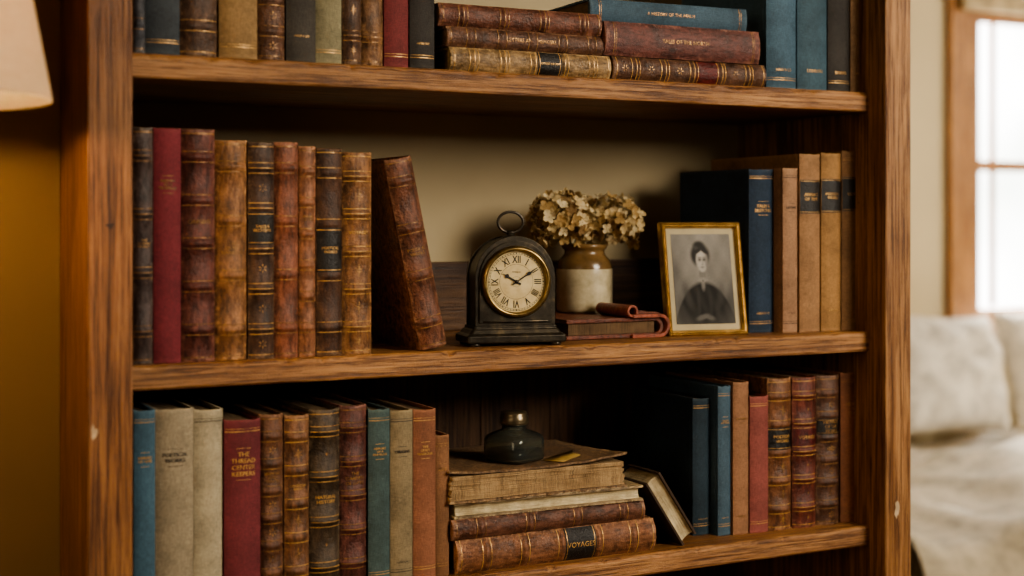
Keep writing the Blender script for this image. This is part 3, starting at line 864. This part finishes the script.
m.lathe([(0,0),(0.14,0),(0.142,0.008),(0.13,0.02),(0.03,0.03),(0.012,0.05),(0.010,0.3),(0.010,rimz-0.02),(0.018,rimz),(0.020,rimz+0.06),(0,rimz+0.06)],32,0)
m.tube([(0,0,rimz+0.05),(0.0,0,rimz+0.255)],0.003,8,0)
for a in (0,120,240):
    m.tube([(0,0,rimz+0.252),(0.1135*math.cos(math.radians(a)),0.1135*math.sin(math.radians(a)),rimz+0.252)],0.002,6,0)
m.build('stand',[LM],lp,T(LX,LY,0))
BU=NT('bulb_glow'); BU.color((1,.8,.5,1)); BU.set(Emission_Color=(1,0.62,0.28,1),Emission_Strength=12)
m=MB(); m.lathe([(0.0,0.06),(0.012,0.06),(0.022,0.085),(0.029,0.105),(0.026,0.125),(0.012,0.138),(0,0.14)],24,0)
m.build('bulb',[BU.m],lp,T(LX,LY,rimz))
def light(name,typ,loc,energy,color,target=None,size=1.0,sizey=None):
    l=bpy.data.lights.new(name,typ); l.energy=energy; l.color=color
    if typ=='AREA':
        l.shape='RECTANGLE'; l.size=size; l.size_y=sizey or size
    elif typ=='POINT': l.shadow_soft_size=size
    o=bpy.data.objects.new(name,l); COL.objects.link(o); o.location=loc
    if target is not None:
        o.rotation_euler=(Vector(target)-Vector(loc)).to_track_quat('-Z','Y').to_euler()
    return o
o=light('lamp_bulb_light','POINT',(LX,LY,rimz+0.04),17,(1,0.62,0.30),None,0.03)

# ------------------------------------------------------------------ room shell
def plaster(name,c):
    q=NT(name); v=q.coord(); n=q.noise(v,2.5,5); q.color(q.ramp(n,[(0.3,mul(c,0.9)),(0.7,mul(c,1.05))])); q.set(Roughness=0.85)
    q.bump(q.noise(v,120,5),0.12,0.001); return q.m
WALLM=plaster('wall_paint_ochre',hexc('7c6644')); WALLC=plaster('wall_paint_cream',hexc('c8b894')); WALLD=plaster('wall_paint_umber',hexc('6a5238'))
FLM=wood('floor_oak',hexc('2c1a0e'),hexc('5a3a20'),hexc('7a5230'),0,0.45,8)
CLM=plaster('ceiling_paint',hexc('b8ac94'))
X0,X1,Y0,Y1,ZC=-2.6,4.6,-3.4,2.2,2.6
bx('floor',(X0,Y0,-0.05),(X1,Y1+0.1,0),FLM,None,0)
bx('ceiling',(X0,Y0,ZC),(X1,Y1+0.1,ZC+0.05),CLM,None,0)
bx('wall_left',(X0,0.11,0),(XL-PW-0.0005,0.302,ZC),WALLM,None,0)
bx('wall_partition',(X0,D+0.002,0),(XR+PW,D+0.11,ZC),WALLM,None,0)
bx('wall_side',(X0-0.1,Y0,0),(X0,Y1+0.1,ZC),WALLD,None,0)
bx('wall_right',(X1,Y0,0),(X1+0.1,Y1+0.1,ZC),WALLC,None,0)
bx('wall_front',(X0,Y0-0.1,0),(X1,Y0,ZC),WALLD,None,0)
wx0,wx1,wz0,wz1=3.40,4.35,0.99,2.12
wb=MB()
wb.box((X0,Y1,0),(wx0,Y1+0.1,ZC)); wb.box((wx1,Y1,0),(X1,Y1+0.1,ZC)); wb.box((wx0,Y1,0),(wx1,Y1+0.1,wz0)); wb.box((wx0,Y1,wz1),(wx1,Y1+0.1,ZC))
wb.build('wall_back',[WALLC])
WW=wood('window_oak',hexc('7a4c24'),hexc('ac763e'),hexc('c8945a'),2,0.4,6)
w1=empty('window_1')
def wbx(n,a,b): bx(n,a,b,WW,w1,0.004)
wbx('casing_left',(wx0-0.13,Y1-0.03,wz0-0.05),(wx0-0.005,Y1,wz1+0.12))
wbx('casing_right',(wx1+0.005,Y1-0.03,wz0-0.05),(wx1+0.13,Y1,wz1+0.12))
wbx('casing_head',(wx0-0.15,Y1-0.035,wz1+0.0),(wx1+0.15,Y1,wz1+0.13))
wbx('sill',(wx0-0.15,Y1-0.07,wz0-0.05),(wx1+0.15,Y1,wz0-0.01))
wbx('jamb_left',(wx0,Y1,wz0),(wx0+0.035,Y1+0.09,wz1)); wbx('jamb_right',(wx1-0.035,Y1,wz0),(wx1,Y1+0.09,wz1))
wbx('bottom_rail',(wx0+0.035,Y1+0.03,wz0),(wx1-0.035,Y1+0.07,wz0+0.05)); wbx('meeting_rail',(wx0+0.035,Y1+0.03,1.53),(wx1-0.035,Y1+0.07,1.57))
wbx('top_rail',(wx0+0.035,Y1+0.03,wz1-0.06),(wx1-0.035,Y1+0.07,wz1)); wbx('muntin_1',(wx0+0.14,Y1+0.04,wz0+0.06),(wx0+0.155,Y1+0.06,wz1-0.06))
wbx('muntin_2',(wx0+0.5,Y1+0.04,wz0+0.06),(wx0+0.515,Y1+0.06,wz1-0.06))
m=MB()
for k in range(5):
    m.box((wx0-0.1,Y1-0.065-0.006*(k%2),wz1-0.04+0.036*k),(wx1+0.1,Y1-0.036,wz1-0.04+0.036*k+0.035))
m.build('window_blind',[cloth('blind_linen',hexc('c8b48e'),40)],None,None,0.004)

# ------------------------------------------------------------------ daybed with blanket and pillows
bed=empty('daybed')
LIN=cloth('bed_linen',hexc('e4dac8'),41); LIN2=cloth('throw_blanket',hexc('d0c2a6'),42); LIN3=cloth('pillow_linen',hexc('e8e0d0'),43)
BX0=1.45; BYF=0.78
bx('bed_base',(BX0,BYF+.03,0.12),(4.3,2.12,0.38),wood('bed_wood',hexc('3a2412'),hexc('6a4424'),hexc('80562e'),0,0.5,9),bed,0.01)
for sx in (BX0+.05,4.2):
    for sy in (BYF+.08,2.05): bx('bed_leg',(sx,sy,0),(sx+0.06,sy+0.06,0.12),WW,bed)
bx('mattress',(BX0,BYF+.04,0.38),(4.3,2.13,0.60),LIN,bed,0.05,5)
def drape(name,x0,x1,ytop,yf,ztop,zbot,mat,seed,amp,skew=0.0):
    rr=random.Random(seed); m=MB(); nx,ny=150,110; vs=[]
    ph=[rr.uniform(0,6) for _ in range(8)]
    for j in range(ny+1):
        s=j/ny
        Ltop=ytop-yf; Ld=ztop-zbot; L=s*(Ltop+Ld)
        for i in range(nx+1):
            x=x0+(x1-x0)*i/nx
            rc=0.07
            if L<Ltop-rc: y=ytop-L; z=ztop
            elif L<Ltop+rc:
                q=(L-(Ltop-rc))/(2*rc)*math.pi/2; y=yf+rc-rc*math.sin(q); z=ztop-rc+rc*math.cos(q)
            else: y=yf; z=ztop-(L-Ltop)
            f1=0.5+0.5*math.sin(x*9+L*5+ph[0]+1.2*math.sin(L*3+x*2))
            f2=0.5+0.5*math.sin(x*17-L*7+ph[1]+1.5*math.sin(x*3+L*2))
            f3=0.5+0.5*math.sin(x*5-L*11+ph[2]+math.sin(x*7))
            hgt=(0.5*f1**2+0.3*f2**2+0.4*f3**3)*amp*1.5
            tq=max(0,min(1,(L-Ltop+rc)/(2*rc)))
            z+=hgt*(1-tq); y-=hgt*tq*1.2
            vs.append((x+skew*s,y,z))
    fs=[(j*(nx+1)+i,j*(nx+1)+i+1,(j+1)*(nx+1)+i+1,(j+1)*(nx+1)+i) for j in range(ny) for i in range(nx)]
    m.add(vs,fs,0,True)
    o=m.build(name,[mat],bed)
    s=o.modifiers.new('s','SOLIDIFY'); s.thickness=0.006; return o
drape('duvet',BX0,4.28,2.10,BYF,0.605,0.15,LIN,3,0.045)
drape('throw',1.85,2.75,1.55,BYF-.06,0.668,0.12,LIN2,8,0.040,-0.18)
def pillow(name,w,h,t,M,mat):
    m=MB(); n=28; vs=[]
    for sgn in (1,-1):
        for j in range(n+1):
            for i in range(n+1):
                a=-1+2*i/n; b=-1+2*j/n
                k=((1-a**4)*(1-b**4))**0.5
                cr=0.010*math.sin(a*8+b*5)+0.008*math.sin(a*5-b*9)
                vs.append((a*w/2*(1-0.07*(1-b*b)*abs(a)), sgn*(t/2*k+cr*k), b*h/2*(1-0.08*(1-a*a))))
    m1=(n+1)**2
    fs=[]
    for s in (0,1):
        for j in range(n):
            for i in range(n): fs.append((s*m1+j*(n+1)+i,s*m1+j*(n+1)+i+1,s*m1+(j+1)*(n+1)+i+1,s*m1+(j+1)*(n+1)+i))
    m.add(vs,fs,0,True); o=m.build(name,[mat],None,M); return o
pillow('pillow',0.58,0.40,0.18,T(3.02,1.96,0.672+0.19)@R(8,'Z')@R(-16,'X')@R(4,'Y'),LIN3)
pillow('pillow',0.60,0.40,0.16,T(3.62,1.95,0.672+0.19)@R(-6,'Z')@R(-20,'X'),LIN)

# ------------------------------------------------------------------ lights
light('key_front','AREA',(1.6,-2.2,2.15),74,(1.0,0.89,0.74),(0.45,0.1,1.15),0.9,0.9)  # soft key light added inside the closed room; no window opens here
light('fill_side','AREA',(-2.2,-1.8,1.8),15,(1.0,0.80,0.56),(0.4,0.0,1.15),1.4,1.4)  # warm fill added to lift the shelf shadows, not a real source
light('window_daylight','AREA',(3.9,3.1,2.6),620,(1.0,0.97,0.92),(2.9,1.3,0.6),1.4,1.2)
light('bedroom_fill','AREA',(4.4,0.2,1.9),50,(1.0,0.92,0.80),(3.0,2.0,1.0),0.9,1.2)  # extra fill added to brighten the far wall and casing; right wall is solid
w=bpy.data.worlds.new('World'); scene.world=w; w.use_nodes=True
nt=w.node_tree; bg=nt.nodes['Background']
tc=nt.nodes.new('ShaderNodeTexCoord'); no=nt.nodes.new('ShaderNodeTexNoise'); no.inputs['Scale'].default_value=9
rp=nt.nodes.new('ShaderNodeValToRGB'); rp.color_ramp.elements[0].position=0.35; rp.color_ramp.elements[0].color=(0.55,0.58,0.5,1); rp.color_ramp.elements[1].position=0.6; rp.color_ramp.elements[1].color=(1,0.98,0.94,1)
nt.links.new(tc.outputs['Generated'],no.inputs['Vector']); nt.links.new(no.outputs['Fac'],rp.inputs[0]); nt.links.new(rp.outputs[0],bg.inputs[0])
bg.inputs[1].default_value=8
try: scene.view_settings.look='AgX - Medium High Contrast'
except Exception as ex: print('look',ex)

# ------------------------------------------------------------------ camera
cam=bpy.data.cameras.new('camera'); co=bpy.data.objects.new('camera',cam); COL.objects.link(co)
cam.sensor_width=36; cam.lens=FPX/1024*36; cam.shift_y=-66/1024
co.location=(CX,CY,CZ); co.rotation_euler=(math.radians(90),0,-TH)
cam.clip_start=0.05
cam.dof.use_dof=True; cam.dof.focus_distance=1.70; cam.dof.aperture_fstop=2.6
scene.camera=co
